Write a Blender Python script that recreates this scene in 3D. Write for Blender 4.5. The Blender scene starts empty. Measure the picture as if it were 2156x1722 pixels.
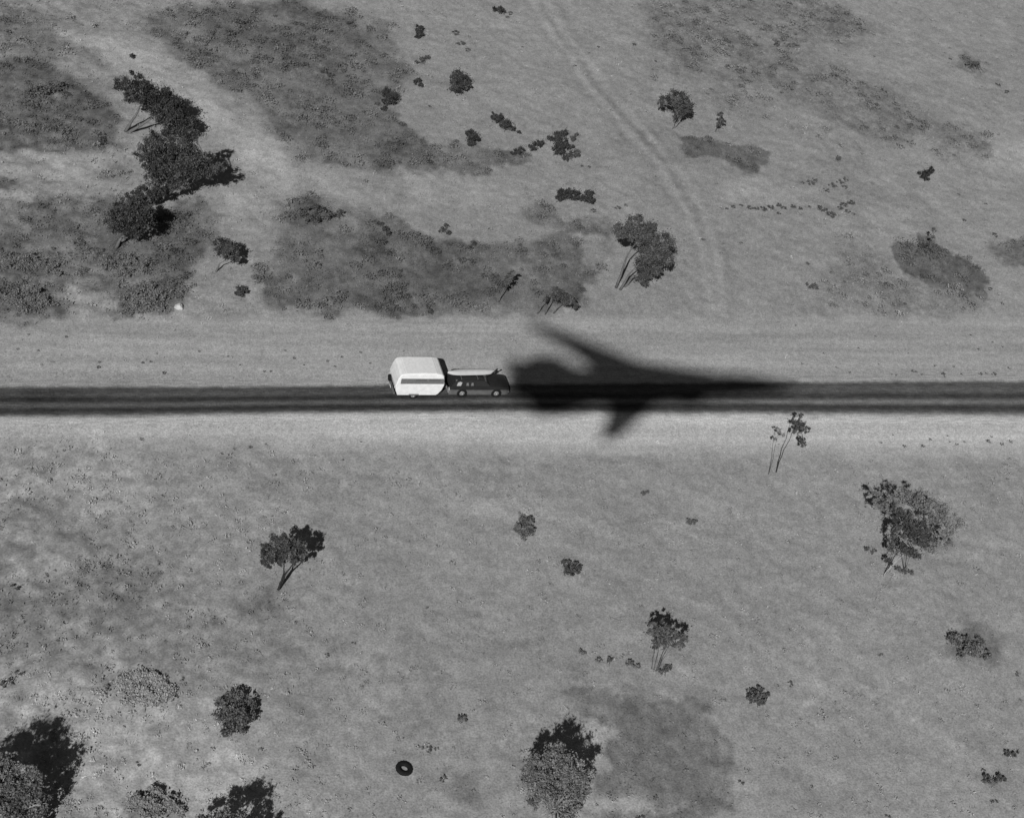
import bpy, math, random
import numpy as np
from mathutils import Vector, Matrix
R = math.radians
SC = bpy.context.scene
COL = SC.collection
random.seed(7)
RNG = np.random.default_rng(7)

# ------------------------------------------------------------------ camera
# survey frame: +X along the road (direction of flight), +Y across it, +Z up
PHI, PSI, DIST = R(39), R(18), 150.0
IW, IH = 2156.0, 1722.0
FPX = 28.4 * DIST
w_ = Vector((0, math.cos(PHI), -math.sin(PHI)))
FWD = (math.cos(PSI) * w_ + math.sin(PSI) * Vector((1, 0, 0))).normalized()
RGT = (math.cos(PSI) * Vector((1, 0, 0)) - math.sin(PSI) * w_).normalized()
UPV = RGT.cross(FWD).normalized()
HGT = DIST * -FWD.z
CAMP = Vector((0, 0, HGT))
cam = bpy.data.cameras.new('survey_camera')
camo = bpy.data.objects.new('survey_camera', cam)
COL.objects.link(camo)
m = Matrix((RGT, UPV, -FWD)).transposed().to_4x4()
m.translation = CAMP
camo.matrix_world = m
cam.sensor_fit = 'HORIZONTAL'; cam.sensor_width = 36.0
cam.lens = 36.0 * FPX / IW
cam.clip_start = 0.5; cam.clip_end = 20000
SC.camera = camo

def ray(px, py):
    return (FWD * FPX + RGT * (px - IW / 2) - UPV * (py - IH / 2)).normalized()
def gp(px, py, z=0.0):
    d = ray(px, py); t = (z - HGT) / d.z
    return CAMP + d * t
def up_pt(base, px, py, off=0.0):
    """point above the ground at the distance of 'base', seen in direction px,py"""
    n = Vector((base.x, base.y, 0)).normalized()
    d = ray(px, py); t = (n.dot(Vector((base.x, base.y, 0))) + off) / n.dot(d)
    return CAMP + d * t
def mpp(base):      # metres per unit at a ground point
    return (base - CAMP).dot(FWD) / FPX

# ------------------------------------------------------------------ light
SUND = ray(1462, 836)                       # direction in which sunlight travels
wd = bpy.data.worlds.new('World'); SC.world = wd; wd.use_nodes = True
nt = wd.node_tree; nt.nodes.clear()
sky = nt.nodes.new('ShaderNodeTexSky'); sky.sky_type = 'NISHITA'; sky.sun_disc = False
tosun = -SUND
sky.sun_elevation = math.asin(tosun.z)
sky.sun_rotation = math.atan2(tosun.x, tosun.y)
bw = nt.nodes.new('ShaderNodeSeparateColor')   # black-and-white film behind a yellow-red filter: blue skylight records weakly
sky.air_density = 0.8; sky.dust_density = 0.3
bg = nt.nodes.new('ShaderNodeBackground'); bg.inputs[1].default_value = 0.05
wo = nt.nodes.new('ShaderNodeOutputWorld')
nt.links.new(sky.outputs[0], bw.inputs[0]); nt.links.new(bw.outputs[0], bg.inputs[0]); nt.links.new(bg.outputs[0], wo.inputs[0])
sl = bpy.data.lights.new('sun', 'SUN'); sl.energy = 5.0; sl.angle = R(0.55); sl.color = (1, 0.995, 0.985)
so = bpy.data.objects.new('sun', sl); COL.objects.link(so)
so.rotation_euler = SUND.to_track_quat('-Z', 'Y').to_euler()
SC.view_settings.view_transform = 'Standard'; SC.view_settings.look = 'None'
SC.view_settings.exposure = -0.17; SC.view_settings.gamma = 1.0
SC.view_settings.use_curve_mapping = False

# ------------------------------------------------------------------ tone helpers
KT = 0.79
def lin(g):
    g = np.asarray(g, dtype=float) / 255.0
    return np.where(g <= 0.04045, g / 12.92, ((g + 0.055) / 1.055) ** 2.4)
def alb(g):
    """albedo of a level surface that prints as grey g in full sun"""
    return lin(g) / KT
def _hash(ix, iy, s):
    h = (ix * 374761393 + iy * 668265263 + s * 974634777) & 0xFFFFFFFF
    h = ((h ^ (h >> 13)) * 1274126177) & 0xFFFFFFFF
    h = (h ^ (h >> 16)) & 0xFFFFFFFF
    return h / 4294967295.0
def vnoise(x, y, s=0):
    ix = np.floor(x).astype(np.int64); iy = np.floor(y).astype(np.int64)
    fx = x - ix; fy = y - iy
    fx = fx * fx * (3 - 2 * fx); fy = fy * fy * (3 - 2 * fy)
    a = _hash(ix, iy, s); b = _hash(ix + 1, iy, s); c = _hash(ix, iy + 1, s); d = _hash(ix + 1, iy + 1, s)
    return (a + (b - a) * fx) * (1 - fy) + (c + (d - c) * fx) * fy
def fbm(x, y, s=0, o=4):
    r = 0; a = 0.5; t = 0
    for k in range(o):
        r = r + a * vnoise(x, y, s + 17 * k); t += a; a *= 0.55; x = x * 2.03 + 5.1; y = y * 2.03 + 9.7
    return r / t - 0.5
def smooth(t):
    t = np.clip(t, 0, 1); return t * t * (3 - 2 * t)
def poly_mask(X, Y, P, soft):
    """1 inside, 0 outside, soft edge in metres"""
    P = np.array(P); n = len(P)
    out = np.zeros(X.shape)
    lo = P.min(0) - soft - 0.5; hi = P.max(0) + soft + 0.5
    sel = (X > lo[0]) & (X < hi[0]) & (Y > lo[1]) & (Y < hi[1])
    if not sel.any(): return out
    x = X[sel]; y = Y[sel]
    d2 = np.full(x.shape, 1e9); ins = np.zeros(x.shape, bool)
    for i in range(n):
        ax, ay = P[i]; bx, by = P[(i + 1) % n]
        ex, ey = bx - ax, by - ay
        t = np.clip(((x - ax) * ex + (y - ay) * ey) / (ex * ex + ey * ey + 1e-9), 0, 1)
        d2 = np.minimum(d2, (x - ax - t * ex) ** 2 + (y - ay - t * ey) ** 2)
        c = ((ay > y) != (by > y)) & (x < (bx - ax) * (y - ay) / (by - ay + 1e-12) + ax)
        ins ^= c
    sd = np.where(ins, np.sqrt(d2), -np.sqrt(d2))
    out[sel] = smooth(0.5 + sd / (2 * soft + 1e-6))
    return out
def W(pts):
    return [(gp(x, y).x, gp(x, y).y) for x, y in pts]
def ell(cx, cy, rx, ry, rot=0, n=18):
    c, s = math.cos(R(rot)), math.sin(R(rot))
    return W([(cx + rx * math.cos(a) * c - ry * math.sin(a) * s, cy + rx * math.cos(a) * s + ry * math.sin(a) * c)
              for a in [2 * math.pi * k / n for k in range(n)]])

# ground cover as surveyed: (outline, grey it prints as, strength, edge softness in m)
N_TOP = [(0, 672), (400, 670), (900, 664), (1300, 668), (1500, 664), (1800, 668), (2156, 664)]
R_TOP = [(-800, 815), (0, 813), (540, 812), (1100, 807), (1600, 803), (2156, 800), (2900, 797)]
R_BOT = [(-800, 882), (0, 880), (300, 878), (600, 872), (1100, 868), (1600, 873), (2156, 877), (2900, 880)]
S_BOT = [(2156, 962), (1700, 955), (1200, 950), (700, 940), (300, 930), (0, 925)]
PATCH = [
 ([(-200, 672)] + N_TOP + [(2400, 664), (2400, 810), (-200, 820)], 139, 1.0, 1.0),
 ([(-200, 860), (2400, 860)] + [(2400, 962)] + S_BOT + [(-200, 925)], 158, 1.0, 1.6),
 ([(600, 878), (2400, 880), (2400, 935), (1900, 925), (1400, 920), (1100, 925), (700, 915)], 170, 0.8, 1.4),
 # dark low scrub north of the road
 ([(570, 430), (640, 415), (760, 440), (830, 470), (900, 495), (1000, 505), (1100, 500), (1190, 480), (1280, 465), (1290, 500), (1270, 560), (1215, 655), (1100, 668), (900, 663), (700, 664), (560, 650), (530, 560), (585, 500)], 92, 1.0, .61),
 ([(580, 230), (700, 200), (820, 240), (900, 300), (1060, 315), (1130, 338), (1100, 354), (1000, 362), (930, 368), (860, 348), (780, 355), (640, 342), (570, 330), (555, 280)], 94, 1.0, .61),
 ([(0, 430), (100, 408), (230, 420), (330, 440), (430, 425), (470, 470), (450, 550), (390, 600), (360, 668), (240, 670), (225, 620), (135, 600), (125, 670), (-40, 670), (-40, 430)], 94, 1.0, .61),
 ([(-60, 110), (100, 130), (200, 200), (250, 260), (270, 310), (200, 338), (60, 318), (-60, 325)], 93, 1, 1.0),
 ([(290, 20), (620, 0), (800, 50), (860, 150), (800, 250), (600, 290), (520, 200), (400, 130), (300, 70)], 96, 1, 1.2),
 ([(-60, 10), (150, 30), (260, 90), (230, 140), (100, 120), (-60, 95)], 97, .8, 1.8),
 ([(0, 375), (30, 372), (48, 388), (25, 405), (-20, 400)], 95, .9, .5),
 ([(190, 365), (250, 350), (290, 365), (250, 382), (200, 380)], 100, .8, .6),
 # north-east slopes
 ([(1380, -20), (1700, -20), (1850, 60), (1700, 110), (1900, 200), (2010, 270), (1900, 308), (1800, 275), (1640, 200), (1500, 165), (1380, 150), (1360, 60)], 110, .9, 2.4),
 ([(1640, 200), (1720, 225), (1820, 262), (1905, 296), (1850, 304), (1760, 262), (1650, 215)], 100, .7, .9),
 ([(1428, 285), (1500, 292), (1560, 300), (1625, 325), (1630, 350), (1580, 372), (1545, 348), (1500, 330), (1440, 325)], 93, 1.0, .25),
 ([(1715, 30), (1800, 25), (1840, 70), (1740, 78)], 105, .8, .8),
 ([(1950, 270), (2060, 270), (2100, 310), (1990, 330)], 112, .8, 1.2),
 ([(2300, 300), (2010, 300), (2060, 350), (2300, 400)], 146, .7, 1.5),
 ([(1870, 522), (1950, 500), (2010, 530), (2075, 590), (2090, 640), (1990, 612), (1905, 580)], 92, 1.0, .25),
 ([(1690, 615), (1760, 590), (1775, 520), (1840, 530), (1890, 590), (2080, 635), (2000, 662), (1740, 660)], 114, .85, 1.2),
 (ell(2130, 528, 42, 30), 96, .9, .8), (ell(2050, 137, 24, 16), 103, .9, .5),
 (ell(800, 392, 62, 20, 5), 107, .9, .5), (ell(1150, 448, 48, 18, 15), 104, .9, .5), (ell(1235, 478, 58, 34, 10), 101, .9, .5),
 (ell(872, 345, 30, 26), 104, .8, .5), (ell(1620, 120, 70, 26, 20), 104, .6, 1.0), (ell(1560, 215, 60, 22, 20), 115, .8, 1.0),
 (ell(1740, 290, 90, 16, 20), 119, .8, 1.0), (ell(2060, 310, 30, 16, 30), 110, .8, .6), (ell(1900, 420, 60, 16, 5), 121, .8, 1.0),
 # pale grass north
 ([(100, 60), (230, 60), (560, 280), (640, 350), (600, 420), (480, 470), (460, 420), (560, 380), (470, 300), (300, 170)], 147, .9, 1.3),
 ([(0, 335), (120, 322), (240, 330), (250, 350), (200, 365), (0, 372)], 140, .8, .9),
 ([(620, 372), (860, 366), (1020, 372), (1090, 385), (1000, 430), (860, 440), (640, 410)], 137, .8, 1.0),
 ([(1500, 385), (1620, 380), (1720, 400), (1640, 430), (1520, 420)], 143, .8, .9),
 ([(1190, 500), (1300, 505), (1290, 560), (1240, 560)], 134, .8, .7),
 ([(540, 420), (580, 430), (590, 470), (570, 560), (540, 560), (490, 470)], 131, .8, .8),
 # south of the road
 ([(1195, 1440), (1300, 1455), (1500, 1480), (1535, 1560), (1530, 1640), (1500, 1760), (1300, 1760), (1290, 1700), (1260, 1610), (1290, 1560), (1215, 1535), (1180, 1490)], 104, 1.0, .3),
 ([(1225, 1545), (1275, 1535), (1290, 1570), (1250, 1600), (1215, 1585)], 147, .8, .6),
 ([(1500, 1565), (1525, 1580), (1540, 1650), (1520, 1760), (1560, 1760), (1600, 1640), (1560, 1570)], 141, .8, 1.2),
 ([(1250, 1660), (1360, 1675), (1400, 1700), (1370, 1712), (1280, 1720), (1230, 1700)], 148, .8, .6),
 ([(-60, 1010), (250, 1100), (520, 1230), (700, 1400), (620, 1450), (300, 1380), (-60, 1340)], 117, .8, 4.0),
 ([(-60, 1400), (180, 1430), (420, 1500), (560, 1620), (640, 1700), (520, 1760), (300, 1700), (160, 1650), (130, 1560), (-60, 1500)], 149, .9, 1.6),
 ([(-60, 960), (160, 955), (380, 1010), (300, 1050), (60, 1020), (-60, 1000)], 141, .7, 2.0),
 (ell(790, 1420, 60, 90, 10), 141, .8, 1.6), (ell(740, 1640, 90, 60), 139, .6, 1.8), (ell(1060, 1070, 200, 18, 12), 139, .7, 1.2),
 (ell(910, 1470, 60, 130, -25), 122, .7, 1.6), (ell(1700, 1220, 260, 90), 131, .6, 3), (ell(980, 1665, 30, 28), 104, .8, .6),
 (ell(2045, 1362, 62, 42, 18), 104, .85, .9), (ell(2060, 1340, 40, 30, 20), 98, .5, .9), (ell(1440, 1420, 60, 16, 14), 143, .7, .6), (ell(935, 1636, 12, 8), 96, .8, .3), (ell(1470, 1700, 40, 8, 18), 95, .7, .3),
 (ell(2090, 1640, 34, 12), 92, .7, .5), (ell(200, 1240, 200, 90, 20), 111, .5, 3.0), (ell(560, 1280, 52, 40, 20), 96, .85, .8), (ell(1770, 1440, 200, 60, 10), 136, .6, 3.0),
 (ell(300, 1700, 60, 40), 112, .7, .9),
]
PW = [(q if isinstance(q[0][0], float) else W(q), g, s, so_) for q, g, s, so_ in PATCH]
TRACK = [W([(1330, 285), (1395, 360), (1445, 440), (1480, 520), (1490, 590), (1492, 660)]), W([(1365, 285), (1432, 360), (1478, 440), (1508, 520), (1515, 590), (1515, 660)]),
         W([(1120, -10), (1180, 100), (1260, 200), (1330, 285)]), W([(1150, -10), (1212, 100), (1290, 200), (1365, 285)]),
         W([(1010, 1060), (1200, 1150), (1500, 1290), (1800, 1500)]), W([(830, 1380), (900, 1480), (960, 1590), (1040, 1700)])]
RT = np.array(W(R_TOP)); RB = np.array(W(R_BOT))
def road_v(X, Y):
    t = np.interp(X, RT[:, 0], RT[:, 1]); b = np.interp(X, RB[:, 0], RB[:, 1])
    return (t - Y) / (t - b)
def ground_tone(X, Y):
    wx = X + 3.2 * fbm(X * .35, Y * .3, 3) + 1.1 * fbm(X * 1.6, Y * 1.6, 4, 3)
    wy = Y + 3.6 * fbm(X * .35, Y * .3, 5) + 1.3 * fbm(X * 1.6, Y * 1.6, 6, 3)
    g = 129 + 13 * fbm(X * .06, Y * .06, 11) + np.zeros(X.shape)
    veg = np.zeros(X.shape)
    verge = np.zeros(X.shape)
    patchy = np.clip(.97 + 1.7 * fbm(X * .34, Y * .26, 71, 5), .15, 1.15)
    for i, (P, t, s, sf) in enumerate(PW):
        mk = poly_mask(wx if i > 2 else X + .5 * (wx - X), wy if i > 2 else Y + .35 * (wy - Y), P, sf) * s
        if i > 2 and sf > .6: mk = mk * patchy
        g = g * (1 - mk) + t * mk
        if i < 3: verge = np.maximum(verge, mk)
        if t < 121: veg = np.maximum(veg, mk)
        elif i > 2: veg = veg * (1 - mk)
    # mottling: tussocky country, streaky graded verges
    rough = 1 - .72 * verge
    west = smooth((40 - X) / 60) * (1 - .6 * smooth((Y - 105) / 15) * smooth((X + 5) / 20))
    g = g + rough * (20 + 40 * west) * fbm(X * .5, Y * .38, 21, 5) + rough * (12 + 26 * west + 24 * veg) * fbm(X * 1.7, Y * 1.3, 22, 4)
    al, ac = X * .55 + Y * .84, X * .84 - Y * .55
    g = g + rough * (3 + 46 * west) * fbm(ac * 1.9, al * .55, 24, 4)
    g = g + verge * (30 * fbm(X * .05, Y * 1.9, 31, 4) + 9 * fbm(X * .6, Y * 1.2, 32, 4))
    g = g + 14 * fbm(X * 4.1, Y * 3.1, 23, 2) + rough * (8 + 34 * west + 16 * veg) * fbm(X * 2.7, Y * 1.9, 25, 3)
    tx, ty = X + 1.2 * fbm(X * .2, Y * .2, 90, 2), Y + 1.2 * fbm(X * .2, Y * .2, 91, 2)
    for k, T in enumerate(TRACK):
        d = np.full(X.shape, 1e9)
        for (ax, ay), (bx, by) in zip(T[:-1], T[1:]):
            ex, ey = bx - ax, by - ay
            t = np.clip(((tx - ax) * ex + (ty - ay) * ey) / (ex * ex + ey * ey), 0, 1)
            d = np.minimum(d, np.hypot(tx - ax - t * ex, ty - ay - t * ey))
        q = np.clip(.9 + 1.6 * fbm(X * .3, Y * .3, 80 + k, 3), 0, 1)
        g = g + q * ((10 if k < 4 else 6) * np.exp(-(d / .38) ** 2) - (6 if k < 4 else 3) * np.exp(-((d - .85) / .35) ** 2))
    return np.clip(g, 60, 190), veg, verge
def road_tone(X, Y, v, g0):
    b = np.interp(v, [-.02, .1, .2, .3, .36, .42, .48, .54, .6, .66, .72, .77, .83, .9, 1.0],
                     [86, 60, 62, 68, 56, 40, 42, 62, 76, 70, 46, 39, 50, 66, 88])
    b = b + 12 * smooth((X - 35) / 40) * np.exp(-((v - .61) / .09) ** 2) + 8 * smooth((X - 35) / 40)
    b = b + 5 + 16 * fbm(X * .05, v * 9, 41, 3) + 14 * fbm(X * .5, v * 5, 42, 4) + 22 * fbm(X * 4, v * 17, 43, 3)
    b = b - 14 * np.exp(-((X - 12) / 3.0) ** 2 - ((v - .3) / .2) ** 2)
    e = smooth((v + .05 + .05 * fbm(X * .4, v * 0 + 3, 44) + .09 * fbm(X * 2.3, v * 9, 46, 4)) / .16) * smooth((1.08 + .07 * fbm(X * .4, v * 0 + 8, 45) + .1 * fbm(X * 2.1, v * 9, 47, 4) - v) / .22)
    return np.clip(b, 30, 120) * e + g0 * (1 - e)

# ------------------------------------------------------------------ materials
def mat(name, base=None, rough=.85, attr=False, noise=None, spec=.2, metal=0.0, coat=0.0, trans=False):
    m_ = bpy.data.materials.new(name); m_.use_nodes = True
    n = m_.node_tree; b = n.nodes['Principled BSDF']
    b.inputs['Roughness'].default_value = rough; b.inputs['Specular IOR Level'].default_value = spec
    b.inputs['Metallic'].default_value = metal; b.inputs['Coat Weight'].default_value = coat
    if attr:
        a = n.nodes.new('ShaderNodeAttribute'); a.attribute_name = 'tone'; src = a.outputs['Color']
    else:
        c = n.nodes.new('ShaderNodeRGB'); c.outputs[0].default_value = (base, base, base, 1); src = c.outputs[0]
    for (sc, lo, hi, det) in (noise or []):
        tc = n.nodes.new('ShaderNodeNewGeometry') if attr else n.nodes.new('ShaderNodeTexCoord')
        t = n.nodes.new('ShaderNodeTexNoise'); t.inputs['Detail'].default_value = det
        src_v = tc.outputs['Position' if attr else 'Object']
        if isinstance(sc, tuple):
            mp_ = n.nodes.new('ShaderNodeMapping'); mp_.inputs['Scale'].default_value = sc; n.links.new(src_v, mp_.inputs['Vector']); src_v = mp_.outputs[0]; sc = 1.0
        t.inputs['Scale'].default_value = sc
        n.links.new(src_v, t.inputs['Vector'])
        r = n.nodes.new('ShaderNodeMapRange'); r.inputs[1].default_value = .25; r.inputs[2].default_value = .75
        r.inputs[3].default_value = lo; r.inputs[4].default_value = hi; n.links.new(t.outputs[0], r.inputs[0])
        x = n.nodes.new('ShaderNodeVectorMath'); x.operation = 'SCALE'
        n.links.new(src, x.inputs[0]); n.links.new(r.outputs[0], x.inputs['Scale']); src = x.outputs[0]
    n.links.new(src, b.inputs['Base Color'])
    return m_
M = {
 'soil': mat('dry_soil', attr=True, noise=[(2.6, .85, 1.15, 3), (8.0, .66, 1.34, 4)], rough=.95, spec=.05),
 'road': mat('worn_bitumen', attr=True, noise=[(8.0, .66, 1.34, 4), ((.8, 9.0, 1), .66, 1.34, 4)], rough=.9, spec=.1),
 'leaf': mat('leaves', attr=True, rough=.8, spec=.1),
 'bark': mat('bark', attr=True, noise=[(6, .7, 1.3, 3)], rough=.9, spec=.1),
 'white': mat('caravan_paint', .70, rough=.45, noise=[(3, .88, 1.08, 5)], spec=.4),
 'roofw': mat('caravan_roof', .72, rough=.5, noise=[(5, .88, 1.06, 4)], spec=.3),
 'trim': mat('grey_stripe', .135, rough=.5, noise=[(9, .85, 1.15, 3)]),
 'glass': mat('dark_glass', .02, rough=.08, spec=.6),
 'cglass': mat('caravan_window', .1, rough=.3, spec=.4),
 'bpaint': mat('dark_car_paint', .018, rough=.35, spec=.3, noise=[(4, .9, 1.2, 3)]),
 'gpaint': mat('grey_lower_paint', .10, rough=.5, noise=[(4, .8, 1.15, 4)]),
 'rubber': mat('rubber', .012, rough=.9, spec=.1, noise=[(9, .8, 1.3, 2)]),
 'chrome': mat('bright_metal', .3, rough=.35, metal=.4),
 'steel': mat('dull_steel', .12, rough=.6, metal=.2),
 'canoe': mat('white_hull', .42, rough=.4, noise=[(4, .92, 1.05, 3)]),
 'lamp': mat('lamp_lens', .5, rough=.2), 'dark': mat('dark_trim', .015, rough=.6),
 'jet': mat('jet_paint', .12, rough=.6, noise=[(.5, .8, 1.2, 3)]), 'cabin': mat('painted_reflection', .35, rough=.9),
 'rock': mat('pale_rock', .42, noise=[(5, .8, 1.2, 3)], rough=.9),
}
def mesh(name, v, f, material, parent=None, tone=None, smoothf=False):
    me = bpy.data.meshes.new(name)
    if isinstance(v, np.ndarray) and isinstance(f, np.ndarray):
        k = f.shape[1]
        me.vertices.add(len(v)); me.vertices.foreach_set('co', v.astype(np.float32).ravel())
        me.loops.add(f.size); me.loops.foreach_set('vertex_index', f.astype(np.int32).ravel())
        me.polygons.add(len(f)); me.polygons.foreach_set('loop_start', np.arange(0, f.size, k, dtype=np.int32))
        me.update(calc_edges=True)
    else:
        me.from_pydata([tuple(p) for p in v], [], f)
    if tone is not None:
        a = me.color_attributes.new('tone', 'FLOAT_COLOR', 'POINT')
        c = np.ones((len(me.vertices), 4), np.float32); c[:, :3] = np.asarray(tone, np.float32).reshape(-1, 1)
        a.data.foreach_set('color', c.ravel())
    me.materials.append(material)
    if smoothf: me.polygons.foreach_set('use_smooth', [True] * len(me.polygons))
    o = bpy.data.objects.new(name, me); COL.objects.link(o)
    if parent: o.parent = parent
    return o
def tag(o, label=None, cat=None, group=None, kind=None):
    for k, v in (('label', label), ('category', cat), ('group', group), ('kind', kind)):
        if v: o[k] = v
    return o
def empty(name, loc, rz=0):
    o = bpy.data.objects.new(name, None); COL.objects.link(o); o.location = loc; o.rotation_euler = (0, 0, rz)
    o.empty_display_size = .3
    return o

# ------------------------------------------------------------------ ground and road
cs = [gp(x, y) for x in (0, IW) for y in (0, IH)]
x0, x1 = min(c.x for c in cs) - 5, max(c.x for c in cs) + 5
y0, y1 = min(c.y for c in cs) - 5, max(c.y for c in cs) + 8
def axis(a, b, st, far):
    core = np.arange(a, b, st); out = []; d = st
    while d < far: d *= 1.6; out.append(d)
    o = np.cumsum(np.array(out))
    return np.concatenate([(a - o)[::-1], core, b + o])
gx = axis(x0, x1, .24, 6000); gy = axis(y0, y1, .26, 6000)
X, Y = np.meshgrid(gx, gy); Xf, Yf = X.ravel(), Y.ravel()
G, VEG, VERGE = ground_tone(Xf, Yf)
rv = road_v(Xf, Yf)
near_road = smooth((np.abs(rv - .5) - .75) / .8)
WST = smooth((40 - Xf) / 60)
AL, AC = Xf * .55 + Yf * .84, Xf * .84 - Yf * .55
Z = near_road * (.10 * fbm(Xf * .3, Yf * .3, 51) + (1 - .85 * VERGE) * ((.16 + .42 * WST) * fbm(Xf * 1.1, Yf * 1.1, 52, 3) + (.05 + .5 * WST) * fbm(AC * 1.25, AL * .5, 53, 3) + .45 * WST * fbm(Xf * .3, Yf * .3, 54, 3)) + .03 * VERGE * fbm(Xf * .5, Yf * 2, 55, 3)) - .03 * (1 - near_road)
nx, ny = len(gx), len(gy)
ii = (np.arange(ny - 1)[:, None] * nx + np.arange(nx - 1)[None, :]).ravel()
F = np.stack([ii, ii + 1, ii + nx + 1, ii + nx], 1)
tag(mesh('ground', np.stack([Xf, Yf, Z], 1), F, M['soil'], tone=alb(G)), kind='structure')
rx = axis(x0, x1, .2, 3000); vv = np.linspace(-.22, 1.25, 64)
RX, RV = np.meshgrid(rx, vv)
t = np.interp(RX, RT[:, 0], RT[:, 1]); b = np.interp(RX, RB[:, 0], RB[:, 1])
RY = t - RV * (t - b)
g0, _, _ = ground_tone(RX.ravel(), RY.ravel())
tn = road_tone(RX.ravel(), RY.ravel(), RV.ravel(), g0)
nx2, nv2 = len(rx), len(vv)
ii = (np.arange(nv2 - 1)[:, None] * nx2 + np.arange(nx2 - 1)[None, :]).ravel()
F2 = np.stack([ii, ii + nx2, ii + nx2 + 1, ii + 1], 1)
tag(mesh('road', np.stack([RX.ravel(), RY.ravel(), np.full(RX.size, .004) - .03 * smooth((np.abs(RV.ravel() - .5) - .55) / .2)], 1), F2, M['road'], tone=alb(tn)), kind='structure')

# ------------------------------------------------------------------ vegetation
def quads(centers, size, tone, flat=0.0, asp=.45):
    """random leaf-sized faces at centers; returns verts, faces, tone"""
    n = len(centers)
    a = RNG.normal(size=(n, 3))
    if flat: a[:, 2] *= flat
    a /= np.linalg.norm(a, axis=1)[:, None]
    r = RNG.normal(size=(n, 3))
    if flat: r = r * flat + np.array([0, 0, 1.0])
    b = np.cross(a, r); b /= np.linalg.norm(b, axis=1)[:, None] + 1e-9
    s = (size * RNG.uniform(.6, 1.4, n))[:, None]
    a = a * s; b = b * s * asp
    v = np.stack([centers - a, centers - b, centers + a, centers + b], 1).reshape(-1, 3)
    f = np.arange(4 * n).reshape(n, 4)
    return v, f, np.repeat(tone, 4)
def tube(pts, rad, n=6):
    pts = [Vector(p) for p in pts]; V = []; Fc = []
    for i, p in enumerate(pts):
        d = (pts[min(i + 1, len(pts) - 1)] - pts[max(i - 1, 0)]).normalized()
        s = d.cross(Vector((.3, .9, .1))).normalized(); u = d.cross(s)
        for k in range(n):
            a = 2 * math.pi * k / n
            V.append(p + (s * math.cos(a) + u * math.sin(a)) * rad[i])
    for i in range(len(pts) - 1):
        for k in range(n):
            Fc.append((i * n + k, i * n + (k + 1) % n, (i + 1) * n + (k + 1) % n, (i + 1) * n + k))
    Fc.append(tuple(range(n))[::-1]); Fc.append(tuple((len(pts) - 1) * n + k for k in range(n)))
    return V, Fc
def crooked(a, b, r0, r1, n=6, amp=.06):
    a, b = Vector(a), Vector(b); L = (b - a).length; P = []; Rr = []
    for i in range(n + 1):
        t = i / n; j = Vector([random.uniform(-1, 1) for _ in range(3)]) * L * amp * math.sin(math.pi * t)
        P.append(a.lerp(b, t) + j); Rr.append(r0 + (r1 - r0) * t)
    return P, Rr
def crown_pts(c, rad, nclump, nleaf, fill=.55):
    """clumpy cloud of leaf positions round c (rad = 3 radii)"""
    d = RNG.normal(size=(nclump, 3)); d /= np.linalg.norm(d, axis=1)[:, None]
    rr = RNG.uniform(.3, 1.12, nclump) ** fill
    cc = d * rr[:, None] * .8
    cr = RNG.uniform(.16, .46, nclump)
    k = RNG.integers(0, nclump, nleaf)
    p = RNG.normal(size=(nleaf, 3)); p /= np.linalg.norm(p, axis=1)[:, None]
    p = cc[k] + p * (cr[k] * np.abs(RNG.normal(0, .55, nleaf)) * 1.25)[:, None]
    return np.array(c) + p * np.array(rad), k
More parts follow.
